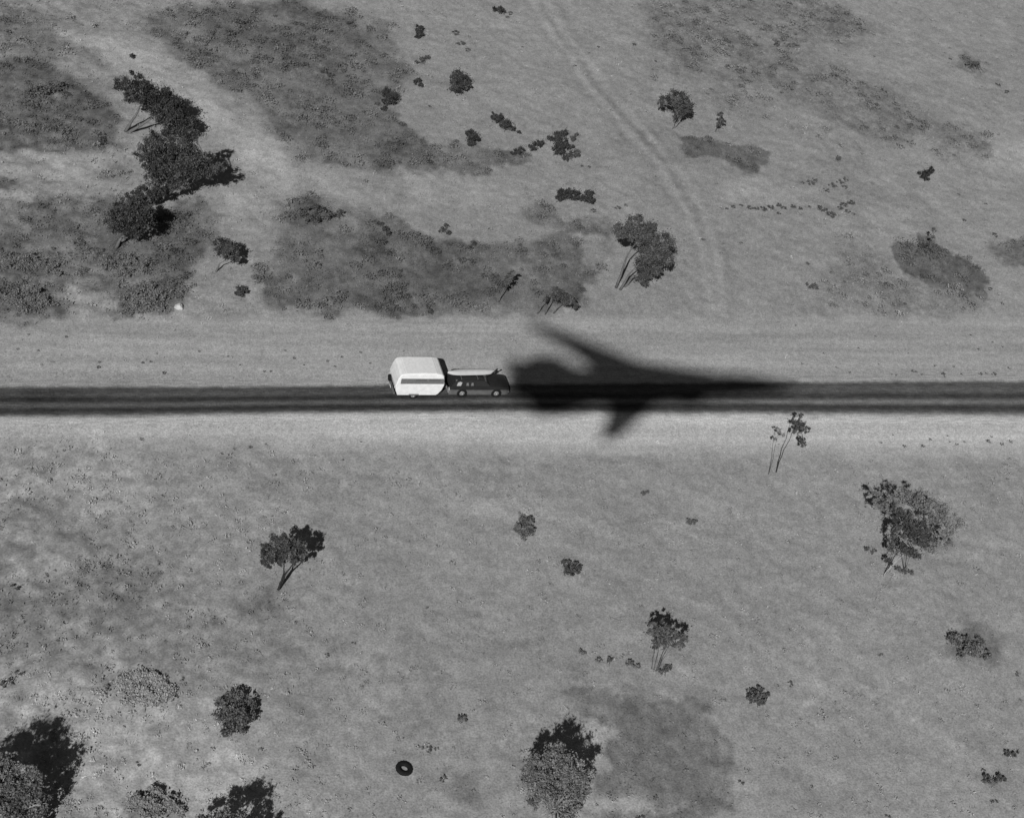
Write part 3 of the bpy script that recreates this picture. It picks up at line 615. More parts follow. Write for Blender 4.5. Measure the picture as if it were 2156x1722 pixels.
# ------------------------------------------------------------------ trees and shrubs
D = .045
TR = [
 dict(name='gum_tree', base_px=(265, 278), blobs=[(256, 178, 16), (280, 172, 24), (300, 195, 30), (330, 202, 32), (352, 218, 28), (368, 238, 30), (382, 262, 26), (396, 262, 22), (345, 240, 26), (364, 272, 24), (392, 280, 18), (272, 205, 14), (322, 228, 14)],
      stems=[[(263, 278), (285, 245), (300, 212)], [(268, 280), (300, 262), (340, 238), (365, 235)]], trunk=.15, tone=.05, dens=1.0, var=.6,
      label='large dark leaning tree with bare forked trunk, uppermost of the clump on the left'),
 dict(name='gum_tree', base_px=(325, 432), blobs=[(318, 300, 26), (345, 310, 30), (380, 318, 30), (405, 328, 26), (430, 344, 22), (456, 356, 14), (345, 342, 32), (382, 350, 32), (410, 360, 22), (320, 345, 24), (330, 375, 24), (372, 380, 22), (300, 325, 18), (436, 364, 13), (395, 300, 16), (405, 285, 14)],
      stems=[[(325, 432), (360, 402), (405, 372), (440, 352)], [(322, 430), (335, 390), (350, 345)]], trunk=.16, tone=.06, dens=.8, var=.6,
      label='broad dark spreading tree in the middle of the clump on the left, crown reaching right'),
 dict(name='gum_tree', base_px=(296, 446), blobs=[(300, 402, 16), (318, 412, 18), (292, 420, 16), (335, 402, 14), (275, 415, 12)], trunk=.08, tone=.045, dens=.9,
      label='small black tree added as shade between the middle and the lowest tree of the left clump'),  # added plant, fills in the dark shade under the middle tree
 dict(name='gum_tree', base_px=(243, 522), blobs=[(262, 442, 30), (292, 458, 32), (250, 470, 26), (292, 430, 20), (302, 472, 18), (282, 485, 18)],
      stems=[[(243, 522), (256, 500), (285, 480)]], trunk=.16, tone=.05, dens=1.0, var=.6,
      label='dark rounded tree with a curved trunk, lowest of the clump on the left'),
 dict(name='gum_tree', base_px=(455, 572), blobs=[(462, 515, 15), (482, 520, 17), (490, 538, 14), (500, 546, 9), (470, 532, 12)],
      stems=[[(455, 572), (462, 556), (484, 540)]], trunk=.08, tone=.06, label='small dark tree with bent thin trunk right of the big left clump'),
 dict(name='gum_tree', base_px=(1300, 606), blobs=[(1308, 487, 17), (1338, 475, 22), (1362, 490, 24), (1388, 512, 26), (1400, 540, 20), (1375, 535, 26), (1360, 562, 22), (1352, 585, 17), (1385, 565, 16), (1335, 500, 18), (1345, 462, 10)],
      stems=[[(1297, 606), (1312, 565), (1322, 535), (1350, 500)], [(1306, 610), (1325, 578), (1348, 552)], [(1314, 604), (1332, 584), (1352, 572)]], trunk=.12, tone=.075, dens=1.5,
      label='tall dark tree with three pale leaning stems just north of the jet shadow'),
 dict(name='gum_tree', base_px=(1416, 272), blobs=[(1402, 214, 15), (1425, 205, 18), (1447, 216, 16), (1432, 236, 15), (1453, 232, 9), (1392, 218, 7)], stems=[[(1416, 272), (1424, 248), (1432, 225)], [(1420, 270), (1440, 240)]], trunk=.06, tone=.065, bark=.2,
      label='small round-crowned dark tree standing in open ground at upper right centre'),
 dict(name='gum_tree', base_px=(1506, 278), blobs=[(1516, 240, 8), (1520, 255, 8), (1514, 262, 6)], stems=[[(1506, 278), (1516, 245)]], trunk=.04, tone=.075, label='thin little tree at the top of the dark grass patch, upper right'),
 dict(name='gum_tree', base_px=(1050, 636), blobs=[(1070, 588, 9), (1078, 575, 7), (1064, 602, 7)], stems=[[(1050, 636), (1060, 608), (1074, 580)]], trunk=.06, tone=.07, label='thin crooked tree leaning right inside the dark scrub thicket'),
 dict(name='gum_tree', base_px=(1150, 662), blobs=[(1170, 622, 13), (1190, 630, 16), (1205, 640, 11), (1180, 610, 10), (1150, 630, 8)], stems=[[(1132, 660), (1148, 632)], [(1148, 662), (1160, 632), (1180, 622)], [(1165, 660), (1185, 632)]], trunk=.06, tone=.065, label='low dark tree with several stems at the scrub edge above the jet shadow'),
 dict(name='gum_tree', base_px=(586, 1236), blobs=[(564, 1150, 14), (582, 1140, 17), (603, 1138, 18), (624, 1146, 18), (632, 1162, 15), (560, 1168, 13), (584, 1160, 17), (608, 1160, 19), (568, 1186, 11), (594, 1184, 10), (624, 1178, 13), (552, 1180, 7)],
      stems=[[(586, 1240), (590, 1228), (597, 1212), (598, 1190), (592, 1160)], [(589, 1238), (599, 1208), (614, 1192), (630, 1168)]], trunk=.085, bark=.03, tone=.065, dens=1.2,
      label='lone umbrella-shaped tree with a black forked trunk south of the road'),
 dict(name='sapling_tree', base_px=(1634, 994), blobs=[(1684, 876, 7), (1676, 892, 8), (1690, 898, 11), (1700, 905, 8), (1678, 908, 8), (1690, 925, 6), (1692, 936, 7)], stems=[[(1634, 994), (1645, 960), (1662, 925), (1682, 880)]], trunk=.045, tone=.07, bark=.04, dens=.55, limb=True,
      label='tall thin leaning tree with tufted crown beside the road, right of the jet shadow'),
 dict(name='sapling_tree', base_px=(1618, 999), blobs=[(1640, 905, 7), (1650, 915, 5), (1632, 925, 4)], stems=[[(1618, 999), (1628, 965), (1634, 930), (1642, 908)]], trunk=.025, tone=.16, bark=.08, dens=.25, label='spindly almost leafless sapling just left of the tall thin roadside tree'),
 dict(name='pale_tree', base_px=(1860, 1212), blobs=[(1885, 1075, 16), (1905, 1100, 24), (1930, 1112, 24), (1945, 1135, 20), (1890, 1125, 20), (1915, 1150, 20), (1885, 1155, 14), (1950, 1108, 18), (1870, 1180, 9), (1930, 1165, 14)],
      stems=[[(1860, 1212), (1872, 1196), (1888, 1170), (1905, 1140)], [(1862, 1210), (1892, 1170), (1898, 1130), (1897, 1098)], [(1864, 1208), (1905, 1165), (1930, 1130)]], trunk=.038, bark=.33, tone=.06, dens=.6,
      label='tree with white branches and dark patchy crown at right, south of the road'),
 dict(name='pale_tree', base_px=(1905, 1200), blobs=[(1855, 1052, 26), (1895, 1046, 28), (1935, 1052, 30), (1970, 1075, 32), (2000, 1100, 30), (1990, 1135, 26), (1955, 1148, 22), (1870, 1070, 18)],
      stems=[[(1905, 1200), (1925, 1150), (1960, 1100)], [(1903, 1200), (1905, 1130), (1890, 1065)]], trunk=.03, bark=.12, tone=.155, dens=.4, var=.15,
      label='wispy pale grey tree behind the white-branched one at right'),
 dict(name='small_tree', base_px=(1378, 1412), blobs=[(1372, 1325, 14), (1392, 1322, 17), (1415, 1330, 18), (1436, 1342, 13), (1388, 1345, 17), (1408, 1355, 15), (1430, 1358, 11), (1378, 1358, 10)],
      stems=[[(1376, 1412), (1385, 1382), (1388, 1350)], [(1380, 1414), (1394, 1385), (1412, 1350)], [(1383, 1412), (1400, 1380), (1430, 1352)], [(1372, 1408), (1376, 1380), (1374, 1340)]], trunk=.035, tone=.085, dens=.7,
      label='small many-stemmed tree with flat dark top, lower right of centre'),
 dict(name='bushy_tree', base_px=(1165, 1738), blobs=[(1132, 1612, 28), (1165, 1600, 32), (1198, 1608, 30), (1222, 1635, 28), (1122, 1640, 30), (1160, 1645, 36), (1200, 1650, 34), (1228, 1665, 20), (1135, 1678, 30), (1172, 1690, 32), (1208, 1690, 24), (1190, 1718, 22), (1110, 1618, 14)],
      trunk=.12, tone=.135, dens=1.1, squash=1.0, label='big round grey bushy tree at bottom centre with black shadow above it', bark=.2),
 dict(name='bushy_tree', base_px=(-25, 1748), blobs=[(-75, 1640, 40), (-40, 1620, 38), (10, 1632, 38), (50, 1660, 34), (-40, 1700, 44), (10, 1690, 42), (60, 1700, 34), (90, 1690, 18), (-10, 1740, 40), (40, 1745, 34), (85, 1735, 22), (-10, 1600, 26), (72, 1640, 20)],
      trunk=.14, tone=.115, dens=1.05, squash=1.0, label='large grey bushy tree cut by the bottom left corner', bark=.3),
 dict(name='bushy_tree', base_px=(455, 1842), blobs=[(430, 1735, 28), (462, 1722, 30), (495, 1735, 28), (445, 1765, 34), (490, 1770, 34), (525, 1765, 24), (545, 1780, 20), (400, 1750, 20)],
      trunk=.12, tone=.14, dens=1.0, squash=1.0, label='bushy tree on the bottom edge left of centre, mostly its black shadow showing'),
 dict(name='pale_tree', base_px=(305, 1500), blobs=[(265, 1440, 28), (300, 1430, 30), (335, 1435, 28), (350, 1460, 24), (310, 1465, 32), (270, 1470, 22)], trunk=.03, tone=.29, dens=2.0, var=.04, bark=.15, low=.28, squash=.4,
      label='pale dry dome-shaped shrub with a thin dark crescent of shadow, lower left'),
 dict(name='pale_tree', base_px=(320, 1745), blobs=[(290, 1680, 26), (325, 1675, 28), (360, 1690, 24), (320, 1705, 30), (375, 1705, 18)], trunk=.03, tone=.22, dens=.8, var=.1, low=.5, squash=.6,
      label='pale grey dry shrub on the bottom edge between the two black-shadowed trees'),
 dict(name='pale_tree', base_px=(300, 668), blobs=[(270, 625, 24), (300, 610, 28), (330, 625, 22), (300, 640, 30), (335, 648, 16)], trunk=.03, tone=.16, dens=.9, var=.1, low=.4, squash=.6,
      label='rounded grey tree with a dark right edge at the scrub border beside the pale rock'),
 dict(name='pale_tree', base_px=(70, 668), blobs=[(30, 630, 26), (65, 615, 26), (95, 635, 22), (60, 645, 26)], trunk=.03, tone=.16, dens=.9, var=.1, low=.4, squash=.6,
      label='rounded grey tree at the scrub border near the left edge'),
 dict(name='pale_tree', base_px=(50, 600), blobs=[(20, 555, 24), (60, 550, 26), (95, 560, 22), (120, 575, 14)], trunk=.03, tone=.155, dens=.9, var=.1, low=.4, squash=.6,
      label='rounded grey tree at the left edge above the scrub border'),
 dict(name='pale_tree', base_px=(260, 600), blobs=[(225, 555, 22), (262, 548, 26), (300, 560, 22), (262, 575, 20)], trunk=.03, tone=.155, dens=.9, var=.1, low=.4, squash=.6,
      label='rounded grey tree below the curved-trunk tree of the left clump'),
 dict(name='dry_tree', base_px=(1960, 535), blobs=[(1966, 484, 5), (1964, 500, 5), (1950, 520, 12), (1968, 525, 10)], stems=[[(1960, 535), (1963, 510), (1966, 486)]], trunk=.05, tone=.08, dens=.6, label='thin little tree rising from the dark leaf-shaped scrub patch at right'),
]
S = lambda x, y, b, l, t=.045, d=1.1, low_h=.75, **k: dict(name='shrub', cat='shrub', base_px=(x, y), blobs=b, label=l, tone=t, dens=d, trunk=.04, low=low_h, **k)
TR += [
 S(805, 238, [(818, 196, 13), (826, 206, 14), (814, 214, 10), (808, 228, 6)], 'dark bush with drooping left side at the right edge of the upper thicket'),
 S(968, 200, [(960, 160, 15), (975, 170, 16), (968, 184, 16), (984, 182, 10), (956, 172, 10)], 'round spiky dark bush alone in open ground, upper centre', .055),
 S(996, 310, [(994, 282, 12), (998, 294, 13), (992, 302, 9)], 'small dark round bush on the edge of the grey scrub belt'),
 S(1062, 280, [(1038, 244, 9), (1055, 250, 13), (1066, 262, 12), (1080, 272, 6), (1093, 278, 4)], 'irregular dark bush trailing to the right, upper centre'),
 S(1090, 326, [(1084, 320, 8), (1096, 318, 9)], 'small dark bush, left one of the row beside the big cluster'),
 S(1130, 316, [(1122, 310, 9), (1135, 302, 10)], 'small dark bush between the left one and the big cluster'),
 S(1180, 330, [(1160, 292, 8), (1182, 282, 13), (1180, 300, 16), (1174, 314, 14), (1195, 308, 12)], 'largest dark bush of the cluster in the upper centre'),
 S(1212, 290, [(1208, 292, 7), (1214, 284, 5)], 'tiny dark bush at the upper right of the big cluster', .08),
 S(1205, 340, [(1198, 326, 9), (1214, 324, 9), (1190, 334, 7)], 'ragged dark bush at the lower right of the big cluster', .065),
 S(884, 80, [(882, 60, 9), (884, 72, 8), (878, 78, 6)], 'narrow dark bush near the top edge, centre left'),
 S(895, 140, [(890, 126, 6), (900, 120, 6), (878, 132, 5)], 'wispy dark bush below the narrow one, upper left centre', .08),
 S(882, 182, [(880, 172, 8), (886, 180, 6)], 'little dark bush between the drooping bush and the wispy one'),
 S(1050, 28, [(1047, 18, 9), (1056, 22, 8)], 'small dark bush at the very top edge'),
 S(1205, 425, [(1185, 406, 12), (1178, 418, 9), (1200, 410, 13), (1215, 414, 10)], 'wide black bush, left half of the pair below the cluster', .04),
 S(1240, 432, [(1240, 408, 11), (1236, 418, 12), (1247, 424, 7)], 'black bush, right half of the pair below the cluster', .04),
 S(1952, 378, [(1946, 366, 11), (1958, 360, 10), (1950, 374, 8)], 'isolated square black bush at the right', .035),
 S(1104, 1132, [(1100, 1096, 13), (1112, 1100, 14), (1096, 1114, 14), (1112, 1118, 14), (1104, 1128, 9)], 'mid grey egg-shaped bush south of the road, near the centre', .1, .9),
 S(1202, 1215, [(1190, 1188, 13), (1208, 1190, 14), (1200, 1203, 14), (1216, 1202, 8)], 'fuzzy dark bush below the egg-shaped one', .07, .45),
 S(1456, 1104, [(1450, 1097, 8), (1462, 1098, 7)], 'small flat grey bush south of the road, right of centre', .09, .6),
 S(1595, 1490, [(1580, 1455, 10), (1598, 1450, 10), (1612, 1462, 9), (1590, 1470, 12), (1604, 1478, 9), (1597, 1462, 10), (1578, 1472, 8)], 'open twiggy bush at lower right with bare upright shoots', .08, .4),
 S(498, 1545, [(470, 1475, 17), (495, 1468, 20), (520, 1482, 18), (470, 1505, 20), (500, 1508, 24), (528, 1508, 14), (480, 1535, 17), (505, 1530, 16)], 'large radiating dark bush at lower left, wheel-shaped from above', .1, .7, flaky=1.8, low_h=1.3),
 S(974, 1518, [(968, 1510, 7), (980, 1512, 6)], 'small open bush low in the centre on bare ground', .1, .4),
 S(1225, 1378, [(1222, 1370, 5), (1228, 1374, 5)], 'tiny bush, leftmost of three left of the flat-topped tree', .1, .5),
 S(1261, 1396, [(1260, 1389, 7)], 'tiny faint bush, middle one of three left of the flat-topped tree', .13, .5),
 S(1283, 1400, [(1283, 1390, 8)], 'tiny bush, right one of three left of the flat-topped tree', .09, .5),
 S(1335, 1405, [(1328, 1396, 8), (1342, 1400, 7)], 'thin low bush just left of the flat-topped tree stems', .1, .4),
 S(1400, 1425, [(1396, 1412, 9), (1408, 1404, 7)], 'low bush at the foot of the flat-topped tree', .09, .5),
 S(1357, 1044, [(1354, 1038, 5), (1362, 1036, 4)], 'very small bush south of the road below the jet shadow', .1, .6),
 S(1835, 1160, [(1826, 1156, 7), (1840, 1162, 6)], 'small grey bush at the left foot of the white-branched tree', .09, .6),
 S(1895, 1205, [(1890, 1198, 7), (1905, 1202, 7), (1918, 1206, 6)], 'low bush right of the foot of the white-branched tree', .1, .6),
 S(2030, 1365, [(2010, 1345, 16), (2035, 1350, 14), (2050, 1372, 14), (2025, 1375, 12), (2075, 1378, 12), (2060, 1352, 15), (2042, 1362, 16)], 'soft grey spreading bush near the right edge, lower half', .11, .45),
 S(2090, 1645, [(2080, 1640, 11), (2100, 1638, 10), (2115, 1640, 6)], 'low dark bush near the bottom right corner', .07, .6),
 S(2130, 1592, [(2122, 1584, 8), (2138, 1586, 8)], 'dark bush at the right edge above the corner bush', .07, .7),
 S(508, 622, [(500, 612, 10), (514, 610, 10), (508, 618, 8)], 'dark grey bush on pale ground between the two thickets left of centre', .065, .8),
 S(1712, 610, [(1708, 600, 10), (1718, 602, 7)], 'grey bush north of the road right of the faint track', .09, .7),
 S(2052, 148, [(2042, 136, 10), (2056, 136, 10)], 'flat dark bush near the upper right edge', .09, .6),
 S(1766, 338, [(1765, 334, 6)], 'single tiny round bush between the track and the black square bush', .09, .7),
 S(815, 500, [(800, 470, 6), (812, 482, 7), (820, 492, 7)], 'ragged dark sapling at the top of the big thicket, left of centre', .06, .6),
 S(935, 492, [(930, 484, 7), (940, 476, 6), (944, 490, 6)], 'ragged dark sapling at the top of the big thicket, middle', .06, .6),
 S(986, 532, [(994, 512, 7), (990, 522, 6)], 'ragged dark sapling inside the big thicket right of the middle one', .06, .6),
 S(905, 662, [(906, 654, 7), (902, 646, 5)], 'small dark bush at the lower edge of the big thicket', .06, .8),
 S(840, 598, [(840, 582, 5), (844, 570, 4)], 'slender dark sapling inside the big thicket, left of centre', .07, .6),
 S(660, 470, [(640, 445, 14), (665, 440, 14), (690, 455, 14), (660, 462, 14), (715, 450, 10)], 'denser dark bush at the upper left corner of the big thicket', .075, .45),
 S(280, 122, [(279, 118, 6)], 'tiny black bush above the big left clump', .045),
 S(690, 165, [(682, 150, 8), (696, 158, 7)], 'dark ragged bush in the upper thicket', .08, .5),
 S(1640, 100, [(1635, 93, 6), (1660, 96, 5)], 'tiny dark bush on the upper right slope', .09, .6),
 S(80, 200, [(70, 190, 18), (95, 186, 16), (120, 184, 14)], 'low grey scrub bush near the left edge, upper quarter', .1, .45),
]
for sp in TR: plant(**sp)

# small bushes copied from three master plants
def low_plant(name, r, n, tone, leaf, nclump=7, h=.8):
    p, k = crown_pts((0, 0, r * h * .55), (r, r, r * h * .6), nclump, n)
    p = p[p[:, 2] > .01]
    v, f, tt = quads(p, leaf, np.clip(tone * (1 + .25 * RNG.normal(size=len(p))), .01, .5), asp=.4)
    return mesh(name, v, f, M['leaf'], tone=tt)
ANCH = [(340, 215, 'uppermost tree of the big left clump'), (390, 340, 'middle tree of the big left clump'), (482, 535, 'bent small tree right of the left clump'), (968, 173, 'round spiky bush at upper centre'), (882, 65, 'narrow dark bush near the top edge'),
        (1190, 305, 'bush cluster at upper centre'), (1210, 412, 'pair of black bushes'), (1350, 520, 'three-stemmed tree above the jet shadow'), (1425, 220, 'round-crowned tree at upper right centre'), (1540, 330, 'dark patch at upper right centre'), (1952, 365, 'square black bush'), (1970, 570, 'leaf-shaped scrub patch'),
        (2050, 137, 'flat bush near the upper right edge'), (1050, 18, 'bush at the top edge'), (820, 205, 'drooping bush'), (1712, 600, 'grey bush right of the track'),
        (610, 1160, 'umbrella-shaped tree'), (310, 1450, 'pale dome-shaped shrub'), (500, 1500, 'wheel-shaped bush'), (850, 1620, 'old tyre'), (50, 1660, 'bottom left corner tree'), (500, 1740, 'bottom edge tree'), (1170, 1640, 'big round bottom tree'), (1400, 1335, 'flat-topped tree'), (1595, 1463, 'open twiggy bush'), (1900, 1110, 'white-branched tree'), (2045, 1355, 'soft grey spreading bush'), (2090, 1640, 'low corner bush'), (1200, 1195, 'fuzzy bush'), (20, 1240, 'left edge'), (975, 1512, 'small open bush')]
ORD = ['first', 'second', 'third', 'fourth', 'fifth', 'sixth', 'seventh', 'eighth', 'ninth', 'tenth', 'eleventh', 'twelfth', 'thirteenth', 'fourteenth', 'fifteenth', 'sixteenth', 'seventeenth', 'eighteenth', 'nineteenth']
def near_labels(pts, what):
    out = []
    for px, py, sc in pts:
        a = min(ANCH, key=lambda q: math.hypot(q[0] - px, q[1] - py)); dx, dy = px - a[0], py - a[1]
        d = ('above' if dy < 0 else 'below') if abs(dy) > 2 * abs(dx) else (('left of' if dx < 0 else 'right of') if abs(dx) > 2 * abs(dy) else ('above ' if dy < 0 else 'below ') + ('left of' if dx < 0 else 'right of'))
        out.append((what, d, a[2], math.hypot(dx, dy)))
    res = []
    for w, d, a, ds in out:
        same = sorted(o[3] for o in out if o[1] == d and o[2] == a); k = same.index(ds)
        res.append(f"{w} {d} the {a}" if len(same) == 1 else f"{w} {d} the {a}, {['nearest', 'next', 'third', 'fourth', 'fifth', 'sixth'][k]} to it")
    return res
def row_labels(pts, what):
    xs = sorted(p[0] for p in pts)
    return [f"{ORD[xs.index(p[0])]} from the left {what}" for p in pts]
def scatter(proto, pts, label, cat, group):
    for i, (px, py, sc) in enumerate(pts):
        o = proto if i == 0 else proto.copy()
        if i: COL.objects.link(o)
        p = gp(px, py); o.location = (p.x, p.y, -.02); o.rotation_euler = (0, 0, random.uniform(0, 6.28)); o.scale = (sc * random.uniform(.85, 1.25), sc, sc * random.uniform(.7, 1.0))
        tag(o, label if isinstance(label, str) else label[i], cat, group)
_p = [(1545, 437, .7), (1560, 434, .6), (1580, 438, .9), (1592, 440, .9), (1606, 442, 1.1), (1622, 437, .9), (1638, 433, .9), (1650, 440, .8), (1668, 436, .8), (1684, 440, .7), (1640, 450, .6), (1705, 436, .5), (1731, 441, 1.4), (1752, 455, 1.3), (1768, 440, .8), (1776, 434, 1.1), (1790, 428, 1.2), (1785, 446, .8), (1796, 452, .6)]
scatter(low_plant('small_shrub', .38, 260, .075, .07), _p, row_labels(_p, 'dark shrub in the lower dotted row at right'), 'shrub', 'shrubs of the lower dotted row')
_p = [(1706, 388, 1.2), (1716, 380, .8), (1740, 402, .9), (1752, 392, 1.2), (1768, 385, 1.1), (1778, 396, .9), (1780, 380, 1.0), (1690, 386, .6)]
scatter(low_plant('small_shrub', .4, 200, .095, .07), _p, row_labels(_p, 'faint shrub in the short row above the dotted row'), 'shrub', 'shrubs of the short upper row')
vb = [(1808, 714 + 20, .6), (1987, 791, 1.1), (1930, 736 + 48, .6), (1762, 774, .5), (1886, 790, .5), (1924, 783, .8), (1940, 788, .5), (1790, 784, .6), (1877, 802 - 14, .4), (2025, 789, .6), (2063, 788, .8), (2078, 787, .6), (2091, 789, 1), (2126, 788 - 12, .7), (2007, 772, .5), (1968, 770, .5), (1850, 768, .4), (1690, 766, .5), (1735, 745, .5), (1912, 745, .4), (2060, 737, .6), (2090, 720, .5), (2043, 705, .6), (1675, 685, .5), (1842, 710, .6), (2110, 730, .4)]
scatter(low_plant('grass_tussock', .26, 130, .085, .06, 9), vb, 'small dark tussock dotting the pale verge north of the road at right', 'tussock', 'tussocks on the north verge, right')
vl = [(88, 768, .6), (208, 774, .7), (346, 785, .7), (556, 782, .5), (570, 782, .5), (210, 762, .4), (112, 762, .4), (330, 745, .4), (38, 736, .6), (80, 738, .5), (140, 710, .6), (60, 705, .5), (620, 755, .5), (640, 768, .4), (690, 760, .5), (720, 752, .5), (760, 742, .5), (780, 765, .4), (600, 738, .4), (480, 750, .4), (505, 768, .4), (420, 740, .4), (300, 764, .6), (318, 762, .5), (660, 748, .4), (705, 772, .5), (1240, 690, .4), (1300, 705, .4), (890, 720, .4), (950, 735, .4), (850, 740, .4)]
scatter(low_plant('grass_tussock', .25, 120, .09, .06, 9), vl, 'small dark tussock on the pale verge north of the road, left half', 'tussock', 'tussocks on the north verge, left')
vs = [(1855, 932, .5), (1903, 940, .8), (1943, 941, .8), (1958, 925, .6), (1880, 916, .4), (2000, 930, .4), (2015, 936, .6), (2030, 930, .4), (2080, 930, .8), (2088, 920, .5), (2110, 936, .8), (2128, 930, .8), (1995, 918, .4), (298, 925, .7), (527, 943, .7), (560, 936, .4), (467, 955, .5), (478, 965, .4), (760, 930, .3), (1640, 935, .3), (1550, 932, .3), (722, 968, .5), (618, 975, .4)]
scatter(low_plant('grass_tussock', .25, 120, .09, .06, 9), vs, 'small dark tussock on the bright verge south of the road', 'tussock', 'tussocks on the south verge')
hs = [(1250, 445, .8), (1300, 440, .9), (1318, 434, .6), (1240, 340 + 12, .5), (1225, 350, .5), (1700, 560 - 4, .6), (1480, 505, .5), (1560, 505 + 8, .5), (1530, 440, .5), (1380, 130, .5), (1260, 100, .5), (1335, 95, .7), (1210, 140, .5), (970, 95, 1.2), (985, 108, .9), (960, 72, 1.2), (1075, 30, .8), (1068, 38, .7), (1100, 100, .4), (905, 225, .5), (2095, 500 - 3, .8), (2030, 465, .7), (2075, 500 - 70, .5), (2018, 470 - 60, .4), (2100, 180, .9), (2120, 195, .8), (2000, 125, .6), (2030, 120, .5), (1840, 120, .5), (2085, 610, .7), (2110, 640, .6), (1905, 640, .6), (1850, 655, .5)]
scatter(low_plant('small_shrub', .4, 230, .09, .07), hs, near_labels(hs, 'tiny shrub'), 'shrub', 'scattered shrubs north of the road')
ss = [(930, 1636 + 5, .9), (905, 1578, .9), (918, 1576, .6), (890, 1574, .5), (2095, 1690, .8), (2070, 1622, .6), (1870, 1720, .6), (1560, 1650, .8), (1710, 1655, .4), (1350, 1725, .9), (1378, 1680, .7), (1665, 1440, .8), (2160 - 20, 1420, .7), (1855, 1380, .6), (30, 1240, 1.0), (165, 1415, .7), (225, 1450, .9), (385, 1430, .7), (290, 1610, .6), (40, 1420, 1.1), (10, 1440, 1.3), (900, 1280, .4), (690, 1380, .7), (745, 1355, .5), (1440, 1575, .4), (1660, 1140, .4), (2110, 1170, .5)]
scatter(low_plant('small_shrub', .34, 180, .10, .065), ss, near_labels(ss, 'tiny shrub'), 'shrub', 'scattered shrubs south of the road')

# ------------------------------------------------------------------ ground cover (uncountable)
def cover(name, label, n, dens, hgt, wid, tsc, lean=.5, per=3):
    x = RNG.uniform(x0, x1, n); y = RNG.uniform(y0, y1, n)
    g, veg, vg = ground_tone(x, y); rv_ = road_v(x, y)
    keep = (RNG.uniform(size=n) < dens(x, y, g, veg, vg)) & ((rv_ < -.12) | (rv_ > 1.2))
    x, y, g, veg = x[keep], y[keep], g[keep], veg[keep]; k = len(x)
    sz = RNG.uniform(.5, 1.35, k)
    x = np.repeat(x, per); y = np.repeat(y, per); g = np.repeat(g, per); sz = np.repeat(sz, per); kk = k * per
    c = np.stack([x + RNG.normal(size=kk) * wid * .8, y + RNG.normal(size=kk) * wid * .8, np.zeros(kk)], 1)
    a = RNG.uniform(0, 2 * np.pi, kk); w = np.stack([np.cos(a), np.sin(a), np.zeros(kk)], 1) * (wid * sz)[:, None]
    tip = c + np.stack([RNG.normal(size=kk) * lean * hgt * sz, RNG.normal(size=kk) * lean * hgt * sz, hgt * sz * RNG.uniform(.6, 1.2, kk)], 1)
    c[:, 2] = -.05
    v = np.stack([c - w, c + w, tip + w * .35, tip - w * .35], 1).reshape(-1, 3)
    f = np.arange(4 * kk).reshape(kk, 4)
    tn_ = np.repeat(alb(g) * tsc * RNG.uniform(.75, 1.25, kk), 4)
    return tag(mesh(name, v, f, M['leaf'], tone=tn_), label, 'grass' if 'grass' in name else 'scrub', kind='stuff')
west = lambda x, y: smooth((35 - x) / 50)
cover('dry_grass', 'dry tussocky grass covering the open ground either side of the road', 200000, lambda x, y, g, veg, vg: .2 + .8 * west(x, y) * np.clip(.5 + 1.5 * fbm(x * .4, y * .4, 62, 3), 0, 1) - .19 * vg, .12, .018, .9, lean=.3, per=2)
def clumps(x, y, g, rad, hgt, nq, size, tmul, flat=.6):
    """many small domes of leaf faces"""
    k = len(x); idx = np.repeat(np.arange(k), nq); m_ = len(idx)
    a = RNG.uniform(0, 2 * np.pi, m_); rr = np.sqrt(RNG.uniform(0, 1, m_)) * rad[idx] * (1 + .3 * np.sin(3 * a + idx))
    z = hgt[idx] * np.sqrt(np.clip(1 - (rr / (rad[idx] * 1.35)) ** 2, 0, 1)) * RNG.uniform(.45, 1.1, m_)
    return quads(np.stack([x[idx] + rr * np.cos(a), y[idx] + rr * np.sin(a), z], 1), size, alb(g)[idx] * tmul[idx] * RNG.uniform(.85, 1.15, m_), asp=.6, flat=flat)
def spots(n, dens):
    x = RNG.uniform(x0, x1, n); y = RNG.uniform(y0, y1, n); g, veg, vg = ground_tone(x, y); rv_ = road_v(x, y)
    keep = (RNG.uniform(size=n) < dens(x, y, g, veg, vg)) & ((rv_ < -.4) | (rv_ > 1.6)); return x[keep], y[keep], g[keep]
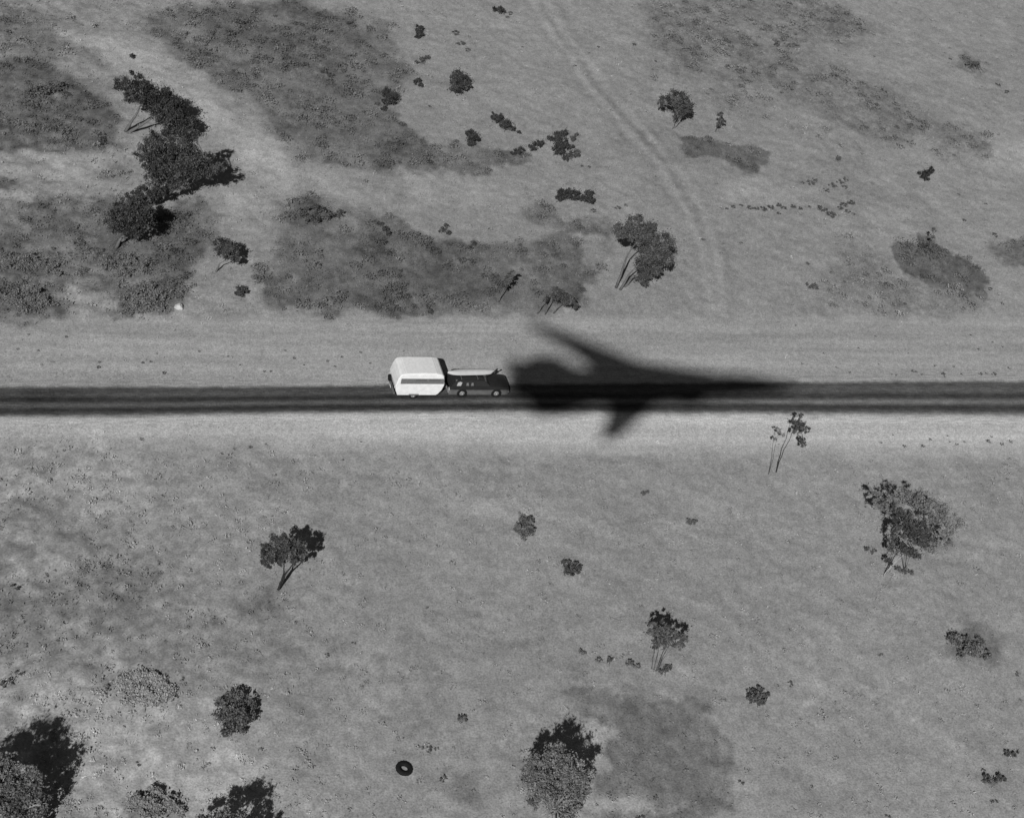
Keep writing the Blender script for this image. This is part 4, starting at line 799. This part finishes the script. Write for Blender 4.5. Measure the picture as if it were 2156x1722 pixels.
def merge(*q):
    V, F_, T, n = [], [], [], 0
    for v, f, t_ in q: V.append(v); F_.append(f + n); T.append(t_); n += len(v)
    return np.concatenate(V), np.concatenate(F_), np.concatenate(T)
x, y, g = spots(26000, lambda x, y, g, veg, vg: veg ** 1.5 * np.clip(.35 + 1.5 * fbm(x * .3, y * .3, 63, 3), 0, 1) * np.where(y < 100, .0, 1))
k = len(x); rd = RNG.uniform(.18, .7, k) ** 1.2
v1 = clumps(x, y, g, rd, rd * RNG.uniform(.7, 1.2, k), 60, .07, RNG.uniform(.6, 1.1, k))
n = 500000
x = RNG.uniform(x0, x1, n); y = RNG.uniform(y0, y1, n); g, veg, vg = ground_tone(x, y); rv_ = road_v(x, y)
hump = np.clip(.5 + 1.7 * fbm(x * .55, y * .55, 61, 4), 0, 1)
keep = (RNG.uniform(size=n) < veg ** 1.6 * (.15 + .85 * hump) * np.where(y < 100, .4, 1)) & ((rv_ < -.3) | (rv_ > 1.5))
x, y, g, hump = x[keep], y[keep], g[keep], hump[keep]; k = len(x)
v2 = quads(np.stack([x, y, .02 + .2 * hump * RNG.uniform(size=k) * np.where(y < 100, .3, 1)], 1), .07, alb(g) * RNG.uniform(.75, 1.1, k), asp=.6, flat=.4)
v, f, t_ = merge(v1, v2)
tag(mesh('low_scrub', v, f, M['leaf'], tone=t_), 'low dark scrub growing in wide patches north of the road and at bottom centre', 'scrub', kind='stuff')
x, y, g = spots(200000, lambda x, y, g, veg, vg: (.03 + .6 * west(x, y) * np.clip(.5 + 1.8 * fbm(x * .25, y * .25, 64, 3), .05, 1)) * (1 - .93 * vg) * (1 - .5 * veg) * np.where((x > 0) & (y > 105), .4, 1))
k = len(x); rd = RNG.uniform(.08, .34, k) ** 1.1
v, f, t_ = clumps(x, y, g, rd, rd * RNG.uniform(.4, 1.0, k), 14, .06, RNG.uniform(.76, 1.24, k), flat=.55)
tag(mesh('grass_tussocks', v, f, M['leaf'], tone=t_), 'low grass tussocks roughening the ground on the left side of the picture', 'grass', kind='stuff')
